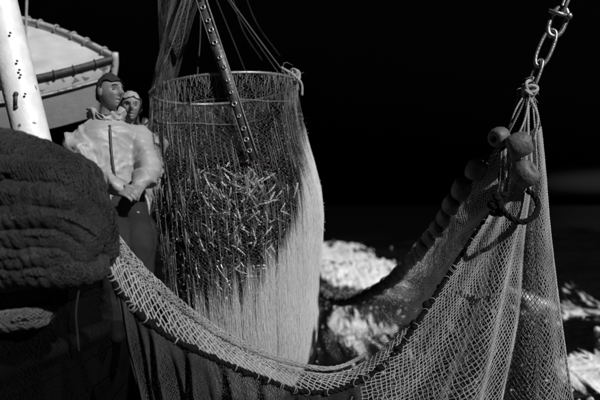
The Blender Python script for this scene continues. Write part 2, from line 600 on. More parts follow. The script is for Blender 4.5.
# ------------------------------------------------------------------ white mast
mb = MB()
m0, m1 = P(-16, -60, 3.0), P(60, 251, 3.0)
mast = empty('mast', m1, 'white painted leaning steel mast with rust spots beside the black net pile', 'mast')
ax = m0 - m1
mb.tube(np.array([m1 + ax * t for t in np.linspace(0, 1, 14)]), .088, 20)
mb.build('pole', M['mast'], mast)
for yy in (33, 61, 70, 75, 94):
    mb = MB()
    c = P(-16 + (yy + 60) * 88 / 360 + 4, yy, 2.915)
    mb.tube([c, c + np.array([0, -.008, 0])], .0055, 6)
    mb.build('bolt', M['strap'], mast)
mb = MB(); c = P(16, 100, 2.912)
mb.box(c, (.007, .008, .030)); mb.ball(c + [0, 0, .03], .013, 8, 6); mb.ball(c - [0, 0, .036], .011, 8, 6); mb.build('cleat', M['fender'], mast)

# ------------------------------------------------------------------ white skiff, hoisted, heeled towards us
A = P(113, 56, 5.0); Nn = P(22, 82, 4.7); F = P(8, -1, 5.5)
eN = (Nn - A) / np.linalg.norm(Nn - A); eF = (F - A) / np.linalg.norm(F - A)
nrm = np.cross(eF, eN); nrm /= np.linalg.norm(nrm)
if nrm[2] < 0: nrm = -nrm
fwd = -(eN + eF); fwd /= np.linalg.norm(fwd)
lat = np.cross(nrm, fwd)
half_ang = math.acos(np.clip(np.dot(eN, eF), -1, 1)) / 2
skiff = empty('skiff', A - fwd * 1.2 - nrm * .6, 'white wooden skiff hoisted bow first behind the fishermen', 'skiff')
beam_at = lambda s: .62 * np.tanh(s * math.tan(half_ang) / .62)     # half width, s metres aft of the stem
SL = 3.2
DN = -.30 * nrm + .70 * np.array([.0, .10, -1.0]); DN /= np.linalg.norm(DN)     # the topsides fall almost plumb
sgnN = 1 if np.dot(lat, eN) > 0 else -1
def sk(s, side, drop, inset=0.):
    w = np.maximum(beam_at(s) - inset, 0)
    return A - fwd * s[:, None] + lat * (side * w)[:, None] + DN * drop[:, None]
for side in (-1, 1):
    mb = MB()
    def hullside(u, v):
        s = u ** 1.3 * SL
        raked = s + v * .16 * (1 - u)
        return sk(raked, np.full_like(u, side), v * .50, .03 * v + .05 * v * v)
    mb.surf(hullside, 50, 10); mb.build('hull_side', M['skiff'], skiff)
    s = np.linspace(0.0, 1, 50) ** 1.3 * SL
    mb = MB(); mb.tube(sk(s, np.full(50, side), np.full(50, .01), -.02), .028 if side == sgnN else .022, 10); g = mb.build('gunwale_fender' if side == sgnN else 'gunwale', M['fender'] if side == sgnN else M['skiff_line'], skiff)
    for q in np.arange(.12, 2.6, .155):
        mb = MB()
        q = q + rng.uniform(-.03, .03)
        c0 = sk(np.array([q]), np.array([side]), np.array([.01]), -.02)[0]
        c1 = sk(np.array([q + .02]), np.array([side]), np.array([.01]), -.02)[0]
        d = (c1 - c0) / np.linalg.norm(c1 - c0); p = np.cross(d, nrm); p /= np.linalg.norm(p)
        tt = np.linspace(0, 2 * math.pi, 13)
        mb.tube(c0 + .032 * (np.cos(tt)[:, None] * p + np.sin(tt)[:, None] * nrm), .0075, 5, caps=False)
        mb.build('lashing', M['fender'] if side == sgnN else M['pale_rope'], skiff)
    mb = MB()
    mb.surf(lambda u, v: sk(u ** 1.3 * SL + v * .05 * (1 - u), np.full_like(u, side), .03 + v * .12, -.012 + .008 * np.abs(2 * v - 1)), 50, 4)
    mb.build('sheer_strake', M['skiff_line'], skiff)
    mb = MB(); mb.tube(sk(s, np.full(50, side), np.full(50, .165), -.004), .010, 8)
    mb.build('moulding', M['skiff_line'], skiff)
mb = MB()
mb.surf(lambda u, v: A - fwd * (.05 + u ** 1.3 * SL)[:, None] + lat * ((2 * v - 1) * beam_at(.05 + u ** 1.3 * SL))[:, None] - nrm * (.045 - .04 * (1 - (2 * v - 1) ** 2) * np.minimum(1, u * 3))[:, None], 40, 10)
mb.build('foredeck', M['skiff_deck'], skiff)
mb = MB()
mb.surf(lambda u, v: A - fwd * (.2 + u * (SL - .2))[:, None] + lat * ((2 * v - 1) * np.maximum(beam_at(u * SL) - .09, .0))[:, None] + DN * (.495 + .05 * (1 - np.abs(2 * v - 1)))[:, None], 30, 6)
mb.build('bottom', M['skiff'], skiff)
mb = MB()
st = [A + fwd * .02 + nrm * .035, A + fwd * .01 + DN * .08, A - fwd * .04 + DN * .26, A - fwd * .12 + DN * .46]
mb.tube(spline(st, 12), [.03] * 8 + [.028] * 4, 8); mb.build('stem_post', M['skiff_line'], skiff)
mb = MB()
hb = A - fwd * .75
mb.twist_rope(np.array([hb - nrm * .02, hb + np.array([.03, -.02, .6]), hb + np.array([.05, 0, 1.8])]), .011)
mb.build('hoisting_rope', M['pale_rope'], skiff)
mb = MB(); hb = A - fwd * 1.9
mb.twist_rope(np.array([hb - nrm * .02, hb + np.array([.0, -.02, .6]), hb + np.array([.0, 0, 1.8])]), .011)
mb.build('hoisting_rope', M['pale_rope'], skiff)

# ------------------------------------------------------------------ fishermen
def remesh(o, vox, smooth_it=4, disp=None):
    m = o.modifiers.new('union', 'REMESH'); m.mode = 'VOXEL'; m.voxel_size = vox; m.use_smooth_shade = True
    if smooth_it:
        s = o.modifiers.new('relax', 'SMOOTH'); s.factor = .5; s.iterations = smooth_it
    if disp:
        for k, (size, strength) in enumerate(disp):
            t = bpy.data.textures.new('wrinkle', 'CLOUDS'); t.noise_scale = size; t.noise_depth = 2
            d = o.modifiers.new('wrinkle', 'DISPLACE'); d.texture = t; d.strength = strength; d.mid_level = .5
            d.texture_coords = 'LOCAL'
    return o


def crumple(o, fold, fine, seed):
    """freeze the modifiers, then press cloth folds into the surface"""
    dg = bpy.context.evaluated_depsgraph_get(); dg.update()
    ev = o.evaluated_get(dg)
    new = bpy.data.meshes.new_from_object(ev, preserve_all_data_layers=True, depsgraph=dg)
    old = o.data; o.modifiers.clear(); o.data = new; bpy.data.meshes.remove(old)
    n = len(new.vertices)
    co = np.empty(n * 3); new.vertices.foreach_get('co', co); co = co.reshape(-1, 3)
    no = np.empty(n * 3); new.vertices.foreach_get('normal', no); no = no.reshape(-1, 3)
    x, y, z = co.T
    a, b = x * .8 + z * .6, -x * .6 + z * .8
    wx = .05 * vnoise(x * 7, z * 7 + y * 5, seed + 5)
    r1 = (1 - np.abs(vnoise((a + wx) * 11, (b + wx) * 3.2 + y * 3, seed))) ** 3
    r2 = (1 - np.abs(vnoise((b - wx) * 14 + y * 4, (a + wx) * 4.5, seed + 1))) ** 3
    r3 = (1 - np.abs(vnoise(x * 26 + wx * 60, z * 22 + y * 15, seed + 2))) ** 2
    h = fold * (r1 - .35) + fold * .28 * (r2 - .35) + fine * (r3 - .4)
    co = co + no * h[:, None]
    new.vertices.foreach_set('co', co.ravel())
    new.polygons.foreach_set('use_smooth', [True] * len(new.polygons)); new.update()


def limb(mb, pts, rad, sides=14, flat=None, up=None, n=18):
    q = spline(np.asarray(pts, float), n)
    r = np.interp(np.linspace(0, 1, n), np.linspace(0, 1, len(rad)), rad)
    mb.tube(q, r, sides, flat=flat, up=up)
    mb.ball(q[0], r[0] * .98, 12, 8); mb.ball(q[-1], r[-1] * .98, 12, 8)


def frame(yaw, pitch=0., roll=0.):
    """columns: right, face-forward, up"""
    from mathutils import Euler
    return np.array(Euler((pitch, roll, yaw), 'XYZ').to_matrix())


def head_shape(mb, c, R, s=1.0):
    def fn(v):
        x, y, z = v[:, 0].copy(), v[:, 1].copy(), v[:, 2].copy()
        X, Y, Z = x * .076, y * .096, z * .120
        low = np.clip(-z, 0, 1)
        X *= 1 - .30 * low ** 1.3
        Y = Y - .012 * low * (y < 0) * 0
        Y += np.where(y < 0, .035 * low * (-y), 0)            # back of the skull tucks into the neck
        g = lambda cx, cz, sx, sz: np.exp(-((x - cx) / sx) ** 2 - ((z - cz) / sz) ** 2) * (y > 0)
        Y += .042 * g(0, -.22, .17, .13) + .024 * g(0, -.02, .13, .22)       # nose and bridge
        Y += .012 * g(0, .20, .6, .09)                                        # brow
        Y -= .019 * (g(-.42, .03, .20, .11) + g(.42, .03, .20, .11))          # sockets
        Y += .011 * (g(-.55, -.22, .2, .18) + g(.55, -.22, .2, .18))          # cheekbones
        Y += .013 * g(0, -.49, .28, .055) + .012 * g(0, -.64, .24, .055) - .012 * g(0, -.565, .36, .03)
        Y += .022 * g(0, -.86, .30, .14)                                      # chin
        return (np.stack([X, Y, Z], 1) * s) @ R.T
    mb.ball(c, 1.0, 56, 44, fn)
    for sx in (-1, 1):
        mb.ball(c + R @ (np.array([sx * .078, -.008, -.005]) * s), 1.0, 12, 8,
                lambda v: (v * np.array([.010, .020, .032]) * s) @ R.T)


def hand(mb, w, d, n, s=1.0, curl=1.0, thumb=1):
    """w wrist, d pointing direction, n back-of-hand normal; fingers curl towards -n"""
    d = d / np.linalg.norm(d); n = n - d * np.dot(n, d); n /= np.linalg.norm(n)
    l = np.cross(d, n)
    mb.ball(w + d * .045 * s, 1.0, 14, 10, lambda v: (v[:, :1] * .052 * d + v[:, 1:2] * .042 * l + v[:, 2:3] * .017 * n) * s)
    for k, ln in enumerate((.068, .078, .073, .058)):
        o = (k - 1.5) * .021
        b = w + (d * .082 + l * o) * s
        p1 = b + (d * ln * .42 - n * .008) * s
        p2 = p1 + (d * ln * .22 - n * ln * .36 * curl) * s
        p3 = p2 + (-d * ln * .22 - n * ln * .26 * curl) * s
        limb(mb, [b - d * .02 * s, b, p1, p2, p3], [.0095 * s, .0095 * s, .009 * s, .0085 * s, .0075 * s], 8, n=14)
    b = w + (d * .022 + l * thumb * .036) * s
    limb(mb, [b, b + (d * .03 + l * thumb * .018 - n * .012) * s, b + (d * .055 + l * thumb * .008 - n * .030) * s],
         [.012 * s, .0105 * s, .0085 * s], 8, n=10)


def fisherman(name, label, group, head, yaw, pitch, nb, shL, shR, elL, elR, wrL, wrR, pel, knL, knR, ftL, ftR, jm, hairm, knit, hs, hem_drop):
    R = frame(yaw, pitch)
    mb = MB()
    head_shape(mb, head, R, hs)
    up = np.array([0, 0, 1.])
    limb(mb, [nb - up * .02, (nb + head) / 2, head - R @ np.array([0, .015, .06])], [.062, .055, .055])
    chest = (shL + shR) / 2
    mb.tube(spline([pel - up * .05, (pel + chest) / 2, chest - up * .05, nb - up * .01], 14), np.interp(np.linspace(0, 1, 14), [0, .5, .8, 1], [.10, .09, .10, .055]), 16)
    for sh, el, wr in ((shL, elL, wrL), (shR, elR, wrR)):
        limb(mb, [sh, el, wr], [.055, .042, .030])
    d = wrL - elL; hand(mb, wrL, d, np.array([-.3, -.6, .7]), 1.0, 1.0, -1)
    d = wrR - elR; hand(mb, wrR, d, np.array([.3, -.6, .7]), 1.0, 1.0, 1)
    for s, kn, ft in ((-1, knL, ftL), (1, knR, ftR)):
        hip = pel + (shR - shL) / np.linalg.norm(shR - shL) * s * .09
        limb(mb, [hip, kn, ft], [.085, .058, .04])
    c0 = pel.copy()
    o = mb.build(name, M['skin'])
    recentre(o, c0)
    tag(o, label, 'person', group)
    remesh(o, .0042, 1)
    # eyes and hair
    for sx in (-1, 1):
        mb = MB(); mb.ball(head + R @ (np.array([sx * .031, .0735, .001]) * hs), 1.0, 12, 8, lambda v: (v * np.array([.013, .009, .0055]) * hs) @ R.T)
        mb.build('eye', M['eye'], o)
        mb = MB()
        mb.tube(np.array([head + R @ (np.array([sx * (.014 + .034 * t), .101 - .02 * t * t, .026 + .005 * math.sin(3 * t)]) * hs) for t in np.linspace(0, 1, 6)]), .0028, 6)
        mb.build('eyebrow', M['hair_dark'] if knit else M['hair_grey'], o)
    mb = MB()
    def hair_fn(v):
        x, y, z = v[:, 0], v[:, 1], v[:, 2]
        k = 1.0 + .05 * vnoise(x * 7 + 3, z * 7 + y * 5, 6)
        lim = np.where(y > .25, .50 if knit else .52, np.interp(y, [-1, -.2, .25], [-.55, -.30, .30])) + .12 * vnoise(x * 6, y * 6, 3)            # hair line
        zz = np.maximum(z, lim)
        return (np.stack([x * .082 * k, (y * .103 - .004) * k, zz * .127 * k], 1) * hs) @ R.T
    mb.ball(head, 1.0, 40, 26, hair_fn)
    h = mb.build('hair', hairm, o)
    # jacket: one crumpled shell over trunk and sleeves
    mb = MB()
    hem = pel + up * hem_drop
    ch = chest - up * .07
    a_side = (shR - shL) / np.linalg.norm(shR - shL)
    path = spline([hem, (hem + ch) / 2 + np.array([0, -.02, -.02]), ch, nb - up * .015], 22)
    rad = np.interp(np.linspace(0, 1, 22), [0, .12, .5, .8, .93, 1], [.195, .205, .20, .205, .13, .082])
    mb.tube(path, rad, 28, flat=.74, up=np.cross(a_side, up))
    for sh, el, wr in ((shL, elL, wrL), (shR, elR, wrR)):
        cuff = el + (wr - el) * .93
        limb(mb, [chest + (sh - chest) * .6 - up * .03, sh - up * .01, (sh + el) / 2, el, (el + cuff) / 2, cuff], [.090, .088, .080, .076, .068, .056], 18, n=30)
    j = mb.build('jacket', jm, o)
    remesh(j, .010, 5)
    crumple(j, fold=.030, fine=.007, seed=212)
    # standing collar with the hood bunched behind it
    mb = MB()
    fd = frame(yaw * .45 + math.pi * .55) @ np.array([0, 1., 0])
    fa = math.atan2(fd[1], fd[0])
    def collar(u, v):
        a_ = 2 * math.pi * u
        back = .5 - .5 * np.cos(a_ - fa)                           # 1 at the nape
        rg = (1 - np.abs(vnoise(a_ * 3.1 + 2 * v, v * 2.6, 91))) ** 3
        r = .086 + .034 * np.sin(math.pi * np.minimum(v * 1.2, 1)) * (.5 + 1.1 * back) + .026 * (rg - .3)
        z = -.045 + (.066 + .040 * back + .028 * vnoise(a_ * 2.4, 0 * v, 92) * 1.0) * np.sin(v * 2.2) / .8
        return np.stack([nb[0] + r * np.cos(a_), nb[1] + r * .92 * np.sin(a_), nb[2] + z], 1)
    mb.surf(collar, 90, 20, cu=True)
    mb.build('hood', jm, o)
    # zip flap laid on the finished cloth
    bpy.context.view_layer.update()
    zp = []
    for p_ in path[1:-2]:
        loc_ = Vector(p_ + fd * .7) - o.location
        ok_, hit, nn, _ = j.ray_cast(loc_, Vector(-fd))
        if ok_:
            zp.append(np.array(hit + o.location) + fd * .006)
    if len(zp) > 4:
        za = np.array(zp); za[1:-1] = (za[:-2] + za[1:-1] + za[2:]) / 3
        zq = spline(za, 40)
        mb = MB(); mb.tube(zq, .009, 6, flat=.7); mb.build('zip', M['zip'], o)
    # trousers and boots
    mb = MB()
    mb.tube(spline([pel - up * .10, pel + up * .05, hem + up * .06], 10), [.15, .17, .175, .175, .175, .17, .165, .16, .15, .14], 20, flat=.85)
    for s, kn, ft in ((-1, knL, ftL), (1, knR, ftR)):
        hip = pel + a_side * s * .09
        limb(mb, [hip, (hip + kn) / 2, kn, (kn + ft) / 2, ft], [.115, .105, .090, .080, .075], 16, n=26)
    t = mb.build('trousers', M['trousers'], o); remesh(t, .013, 4, [(.12, .03)])
    for kn, ft in ((knL, ftL), (knR, ftR)):
        mb = MB(); f2 = fd * .9 + np.array([.1, -.1, 0])
        limb(mb, [ft + up * .12, ft - up * .02, ft - up * .06 + f2 * .06, ft - up * .085 + f2 * .17], [.078, .066, .055, .045], 14)
        b = mb.build('boot', M['boots'], o); remesh(b, .012, 2)
    return o


fisherman('person', 'dark-haired fisherman in pale zipped oilskin jacket seated on the boat rail',
          'fishermen watching the net',
          head=P(110, 92, 3.90), yaw=math.radians(180 + 56), pitch=.05, nb=P(107, 118, 3.95),
          shL=P(79, 140, 3.84), shR=P(136, 137, 4.02), elL=P(87, 178, 3.72), elR=P(148, 172, 3.88),
          wrL=P(119, 189, 3.58), wrR=P(139, 186, 3.66), pel=P(117, 206, 3.98),
          knL=P(116, 240, 3.56), knR=P(139, 243, 3.60), ftL=P(112, 318, 3.66), ftR=P(138, 322, 3.72),
          jm=M['jacket'], hairm=M['hair_dark'], knit=True, hs=1.0, hem_drop=.05)
fisherman('person', 'grey-haired fisherman in white jacket peering past the other man',
          'fishermen watching the net',
          head=P(131, 107, 4.22), yaw=math.radians(180 + 18), pitch=.02, nb=P(132, 129, 4.28),
          shL=P(110, 143, 4.34), shR=P(153, 142, 4.30), elL=P(110, 178, 4.32), elR=P(153, 180, 4.26),
          wrL=P(120, 205, 4.15), wrR=P(146, 207, 4.10), pel=P(131, 214, 4.36),
          knL=P(122, 234, 4.0), knR=P(144, 234, 4.0), ftL=P(120, 296, 4.08), ftR=P(142, 296, 4.08),
          jm=M['jacket_b'], hairm=M['hair_grey'], knit=False, hs=.92, hem_drop=.05)

# ------------------------------------------------------------------ heap of black netting in the left foreground
pile = empty('net_pile', P(20, 300, 2.6), 'heap of wet black netting folded over the boat rail', 'fishing net')
folds = [  # path points (px, py, depth) then radius
    ([(-70, 140, 2.6), (-10, 144, 2.5), (25, 150, 2.45), (58, 163, 2.5), (84, 176, 2.62), (96, 204, 2.8)], .070),
    ([(-70, 150, 2.5), (0, 152, 2.40), (40, 162, 2.38), (74, 178, 2.42), (96, 204, 2.52), (103, 240, 2.66)], .066),
    ([(-70, 172, 2.45), (0, 172, 2.34), (40, 177, 2.31), (76, 190, 2.34), (98, 216, 2.42), (102, 252, 2.52), (97, 278, 2.6)], .062),
    ([(-70, 196, 2.42), (0, 195, 2.30), (40, 196, 2.28), (72, 204, 2.31), (93, 226, 2.38), (97, 256, 2.46)], .058),
    ([(-70, 217, 2.42), (0, 216, 2.29), (40, 215, 2.27), (70, 221, 2.30), (88, 240, 2.36), (90, 262, 2.44)], .055),
    ([(-70, 238, 2.42), (0, 237, 2.30), (40, 235, 2.28), (66, 240, 2.31), (82, 256, 2.37), (84, 272, 2.46)], .054),
    ([(-70, 258, 2.42), (0, 257, 2.30), (40, 255, 2.29), (64, 258, 2.32), (78, 270, 2.38)], .053),
    ([(-70, 277, 2.45), (0, 276, 2.33), (40, 274, 2.31), (70, 273, 2.33), (96, 266, 2.42), (104, 248, 2.5)], .048),
    ([(-70, 150, 2.75), (0, 170, 2.7), (60, 200, 2.72), (80, 230, 2.75), (80, 270, 2.78)], .15),
]
def fold_surface(pts, r0, seed, tuck=.10):
    q = spline(PP(pts), 160)
    d = np.gradient(q, axis=0); d /= np.linalg.norm(d, axis=1, keepdims=True)
    h = np.array([0, 0, 1.]); p = np.cross(d, h); p /= np.maximum(np.linalg.norm(p, axis=1, keepdims=True), 1e-6); w = np.cross(p, d)
    def fn(u, v, grow=1.0):
        x = np.clip(v, 0, 1) * 159; i = np.minimum(x.astype(int), 158); t = (x - i)[:, None]
        c = q[i] * (1 - t) + q[i + 1] * t; pp = p[i]; ww = w[i]
        th = 2 * math.pi * u
        ends = np.clip(np.minimum(1.0, (1 - v) * 9), .15, 1)
        r = r0 * grow * ends * (1 + tuck * vnoise(th * 1.3, v * 11, seed) + .05 * vnoise(v * 34, th * .9, seed + 1) + .035 * np.sin(v * 130 + 3 * np.sin(th)))
        return c + (r * np.cos(th))[:, None] * pp + (r * np.sin(th))[:, None] * ww
    return fn
for k, (pts, r0) in enumerate(folds):
    fn = fold_surface(pts, r0 * (1.10 if k < 8 else 1) * rng.uniform(.88, 1.12), 20 + k, .16)
    mb = MB(); mb.surf(lambda u, v: fn(u, v, .95), 22, 70, cu=True)
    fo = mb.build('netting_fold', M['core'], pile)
    if k < 8:
        mb = MB()
        mb.net(lambda u, v: fn(u, v, 1.02), 26, 100, .0027, knot=1.4, jit=.2, closed=True)
        mb.build('netting', M['pile'], fo)
# a paler wad under the heap
for pts, r0 in (([(-60, 323, 2.5), (0, 321, 2.42), (24, 318, 2.40), (44, 314, 2.46), (56, 306, 2.6)], .046), ([(-60, 300, 2.55), (0, 300, 2.46), (30, 299, 2.46), (58, 296, 2.56)], .05)):
    fn = fold_surface(pts, r0, 44, .2)
    mb = MB(); mb.surf(lambda u, v: fn(u, v, .95), 18, 40, cu=True); fo = mb.build('netting_fold', M['core'], pile)
    mb = MB(); mb.net(lambda u, v: fn(u, v, 1.03), 26, 62, .0022, knot=1.5, jit=.25, closed=True)
    mb.build('netting', M['twine_dark'] if r0 > .047 else M['twine_bag'], fo)
mb = MB(); mb.twist_rope(PP([(79, 290, 2.36), (76, 312, 2.35), (78, 340, 2.36), (79, 352, 2.38)]), .0022)
mb.build('dangling_cord', M['twine_dark'], pile)
mb = MB()   # dark sheet of netting hanging below the heap, in front of the hull
def sheet(u, v):
    px = -60 + (168 + 8 * np.sin(v * 9) - 22 * v) * u; py = 288 + 220 * v
    d = 2.42 + .10 * v + .05 * np.sin(u * 14 + 2 * v) * (.3 + v)
    return np.stack([(px - 300) / FPX * d, d * CP + (200 - py) / FPX * d * SP, EYE - d * SP + (200 - py) / FPX * d * CP], 1)
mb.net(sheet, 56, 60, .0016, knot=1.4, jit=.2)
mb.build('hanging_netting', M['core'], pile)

# ------------------------------------------------------------------ the bag of fish hanging from its hoop
BD = 4.3
bag_px = np.array([[90, 150, 300], [112, 150, 301], [140, 151, 305], [165, 152, 313], [190, 154, 321], [215, 157, 324], [250, 162, 322],
                   [290, 168, 320], [325, 174, 319], [350, 182, 316], [378, 196, 308], [398, 215, 294], [412, 240, 272]], float)
bz = np.array([P(225, r[0], BD)[2] for r in bag_px])
bx = (bag_px[:, 1] + bag_px[:, 2]) / 2; bx = (bx - 300) / FPX * BD
br = (bag_px[:, 2] - bag_px[:, 1]) / 2 / FPX * BD * .965
BY = P(225, 200, BD)[1]
sZ = bz[0] - bz                            # drop below the hoop
DROP = sZ[-1]
bag = empty('fish_bag', (bx[-1], BY, bz[-1]), 'hooped net bag full of fish hoisted streaming with water', 'net bag')
HOOPC = np.array([bx[0], BY, bz[0]]); HOOPR = br[0]
tiltz = lambda th: .05 * np.cos(th)        # the hoop sits a little higher on its right

def bag_pt(th, drop, grow=1.0, wob=1.0):
    cx = np.interp(drop, sZ, bx); r = np.interp(drop, sZ, br)
    k = np.clip(drop / .25, 0, 1)
    r = r * grow * (1 + wob * k * (.022 * vnoise(th * 2.6, drop * 2.3, 31) + .018 * np.sin(th * 17 + 1.5 * np.sin(drop * 3)) * np.exp(-drop / .9)))
    return np.stack([cx + r * np.cos(th), BY + r * np.sin(th), bz[0] - drop + tiltz(th) * (1 - np.clip(drop / .8, 0, 1))], 1)

bag_net = lambda u, v: bag_pt(2 * math.pi * u, v * DROP)
mb = MB(); mb.net(bag_net, 120, 96, .0008, knot=0, jit=.25, closed=True)
mb.build('netting', M['twine_bag'], bag)
# hoop
th = np.linspace(0, 2 * math.pi, 97)
hoop_pt = lambda th, r, dz: np.stack([HOOPC[0] + r * np.cos(th), HOOPC[1] + r * np.sin(th), HOOPC[2] + dz + tiltz(th)], 1)
mb = MB(); mb.tube(hoop_pt(th, HOOPR, .0), .011, 8, caps=False); mb.build('hoop', M['hoop'], bag)
# lacing that ties the net to the hoop: uneven zigzag loops
mb = MB()
nl = 260
lt = np.linspace(0, 2 * math.pi, nl)
zz = np.where(np.arange(nl) % 2 == 0, .010, -.06 + rng.normal(0, .03, nl))
lp = hoop_pt(lt + rng.normal(0, .010, nl), HOOPR + rng.normal(.006, .006, nl), 0); lp[:, 2] += zz
mb.strands(lp[:-1], lp[1:], .0013, sides=4)
lp = hoop_pt(lt + rng.normal(0, .016, nl), HOOPR + .004, 0); lp[:, 2] += np.where(np.arange(nl) % 2 == 0, -.05, -.16) + rng.normal(0, .03, nl)
mb.strands(lp[:-1], lp[1:], .0009, sides=3)
mb.build('lacing', M['twine_fine'], bag)
# inner head rope, a short way below the hoop
mb = MB(); mb.tube(bag_pt(th, np.full(97, .17) + .01 * np.sin(5 * th), .985), .005, 6, caps=False); mb.build('head_rope', M['twine_bag'], bag)
# knotted lashing at the right of the hoop
mb = MB()
kc = hoop_pt(np.array([-.35]), HOOPR, .02)[0]
for k in range(5):
    ph = rng.uniform(0, 6.28)
    tt = np.linspace(0, 2 * math.pi, 20)
    rr = rng.uniform(.03, .055)
    mb.tube(kc + np.stack([rr * np.cos(tt) * .8, rr * np.sin(tt + ph) * .6, rr * np.sin(tt)], 1) + rng.normal(0, .012, 3), .008, 6, caps=False)
for k in range(9):
    b = kc + np.array([rng.uniform(-.20, .07), rng.uniform(-.05, .05), rng.uniform(-.03, .03)])
    e = b + np.array([rng.normal(.0, .05), rng.normal(0, .04), rng.uniform(-.05, .15)])
    mb.tube(spline(np.array([b, (b + e) / 2 + rng.normal(0, .018, 3), e]), 7), [.0016, .0016, .0015, .0014, .0012, .001, .0006], 4)
mb.twist_rope(np.array([kc + [-.08, -.03, .05], kc + [.0, -.04, .0], kc + [.06, -.02, -.06], kc + [.065, 0, -.14]]), .010)
mb.build('lashing_knot', M['pale_rope'], bag)
# bridle lines up to the hoist
top = P(199, -40, 4.3)
for tz, rr in ((2.75, .006), (3.6, .006), (4.5, .005), (5.6, .005), (.25, .0045), (1.2, .005)):
    h = hoop_pt(np.array([tz]), HOOPR, 0)[0]
    mb = MB(); mb.twist_rope(np.array([h, h * .55 + top * .45 + np.array([.02, -.02, -.03]), top + np.array([0.02 * math.cos(tz), .02 * math.sin(tz), 0])]), rr)
    mb.build('bridle_line', M['twine_dark'] if tz in (4.5, 5.6, 1.2) else M['twine_bag'], bag)
# flat strap with eyelets that runs from the hoist down into the bag
mb = MB()
s0, s1 = P(194, -22, 3.72), P(254, 160, 3.68)
ax = (s1 - s0) / np.linalg.norm(s1 - s0); sd = np.cross(ax, [0, 1., 0]); sd /= np.linalg.norm(sd); dn = np.cross(ax, sd)
rot = np.stack([ax, sd, dn], 1); Lh = np.linalg.norm(s1 - s0) / 2
for e in (-1, 1):
    mb.tube(np.array([s0 + sd * e * .030 + ax * 2 * Lh * t + dn * .006 * math.sin(9 * t) for t in np.linspace(0, 1, 24)]), .004 if e < 0 else .008, 7)
mb.box((s0 + s1) / 2, (Lh, .028, .004), rot)
stp = mb.build('strap', M['strap'], bag)
for k in range(15):
    c = s0 + ax * 2 * Lh * (k + .6) / 15.3 + (-.004 if dn[1] > 0 else .004) * dn
    tt = np.linspace(0, 2 * math.pi, 15)
    mb = MB(); mb.tube(c - np.array([0, .006, 0]) + rng.uniform(.009, .014) * (np.cos(tt)[:, None] * ax + np.sin(tt)[:, None] * sd) + sd * rng.normal(0, .004) + ax * rng.normal(0, .008), .0055, 6, caps=False)
    mb.build('eyelet', M['steel'], stp)
# veil of slack netting drawn up from the left of the hoop to the hoist
def veil(u, v):
    h = hoop_pt(2.45 + 1.75 * u, HOOPR, .0)
    t = P(150, -30, 4.35)[None] * (1 - u)[:, None] + P(212, -30, 4.15)[None] * u[:, None]
    s = v[:, None]
    q = h * (1 - s) + t * s
    q[:, 1] += .05 * np.sin(u * 22 + 2 * v) * (.4 + .6 * np.sin(math.pi * v)); q[:, 0] += .015 * np.sin(u * 31) * np.sin(math.pi * v)
    return q
mb = MB(); mb.net(veil, 84, 46, .0007, knot=0, jit=.3)
mb.build('slack_netting', M['twine_bag'], bag)
# faint running lines
for pts in ([(228, -20, 5.0), (242, 28, 5.0), (262, 60, 4.9)], [(240, -20, 5.1), (256, 22, 5.1), (280, 56, 4.7)]):
    mb = MB(); mb.twist_rope(PP(pts), .0035); mb.build('running_line', M['twine_dark'], bag)

# ------------------------------------------------------------------ fish
def fish_mesh(mb_, bend=0.):
    """slender fish, 1 unit long, nose at +x, back at +z"""
    st = np.array([[.50, .008, .005], [.46, .035, .026], [.36, .064, .042], [.18, .080, .050], [-.02, .074, .045], [-.20, .050, .028], [-.34, .026, .012], [-.40, .020, .007]])
    vs, f = [], []
    K = 8
    for x, h, w in st:
        for k in range(K):
            t = 2 * math.pi * k / K
            vs.append([x, w * math.cos(t), 1.0 * h * math.sin(t) - .006])
    for i in range(len(st) - 1):
        for k in range(K):
            f.append([i * K + k, i * K + (k + 1) % K, (i + 1) * K + (k + 1) % K, (i + 1) * K + k])
    f.append(list(range(K)))
    n = len(vs)
    vs += [[-.39, .002, .016], [-.50, .002, .085], [-.455, .002, 0], [-.50, .002, -.085], [-.39, .002, -.020],
           [-.39, -.002, .016], [-.50, -.002, .085], [-.455, -.002, 0], [-.50, -.002, -.085], [-.39, -.002, -.020]]
    f += [[n, n + 1, n + 2], [n, n + 2, n + 4], [n + 4, n + 2, n + 3], [n + 7, n + 6, n + 5], [n + 9, n + 7, n + 5], [n + 8, n + 7, n + 9]]
    n = len(vs)
    vs += [[.05, 0, .07], [-.06, 0, .125], [-.09, 0, .055]]; f += [[n, n + 1, n + 2]]
    vs = np.array(vs)
    vs[:, 1] += bend * (vs[:, 0] ** 2) + bend * .3 * vs[:, 0]
    return vs, f

proto = []
for bnd in (-.35, -.12, .0, .15, .4):
    v, f = fish_mesh(None, bnd)
    m_ = bpy.data.meshes.new('fish'); m_.from_pydata(v, [], f)
    m_.polygons.foreach_set('use_smooth', [True] * len(m_.polygons)); m_.materials.append(M['fish'])
    proto.append((m_, v, f))

from mathutils import Matrix
def fish_pose(th_, drop, depth_in, slope, roll, size):
    c = bag_pt(np.array([th_]), np.array([drop]), 1.0, 1.0)[0]
    nrm_ = np.array([math.cos(th_), math.sin(th_), 0.])
    c = c - nrm_ * depth_in
    tan = np.array([-math.sin(th_), math.cos(th_), 0.])
    dx = tan * math.cos(slope) + np.array([0, 0, 1.]) * math.sin(slope)
    dz = -tan * math.sin(slope) + np.array([0, 0, 1.]) * math.cos(slope)
    dy = np.cross(dz, dx)
    # roll about the long axis so the flank faces a little up or down
    y2 = dy * math.cos(roll) + dz * math.sin(roll); z2 = np.cross(dx, y2)
    Mx = np.eye(4); Mx[:3, 0] = dx * size; Mx[:3, 1] = y2 * size; Mx[:3, 2] = z2 * size; Mx[:3, 3] = c
    return Mx

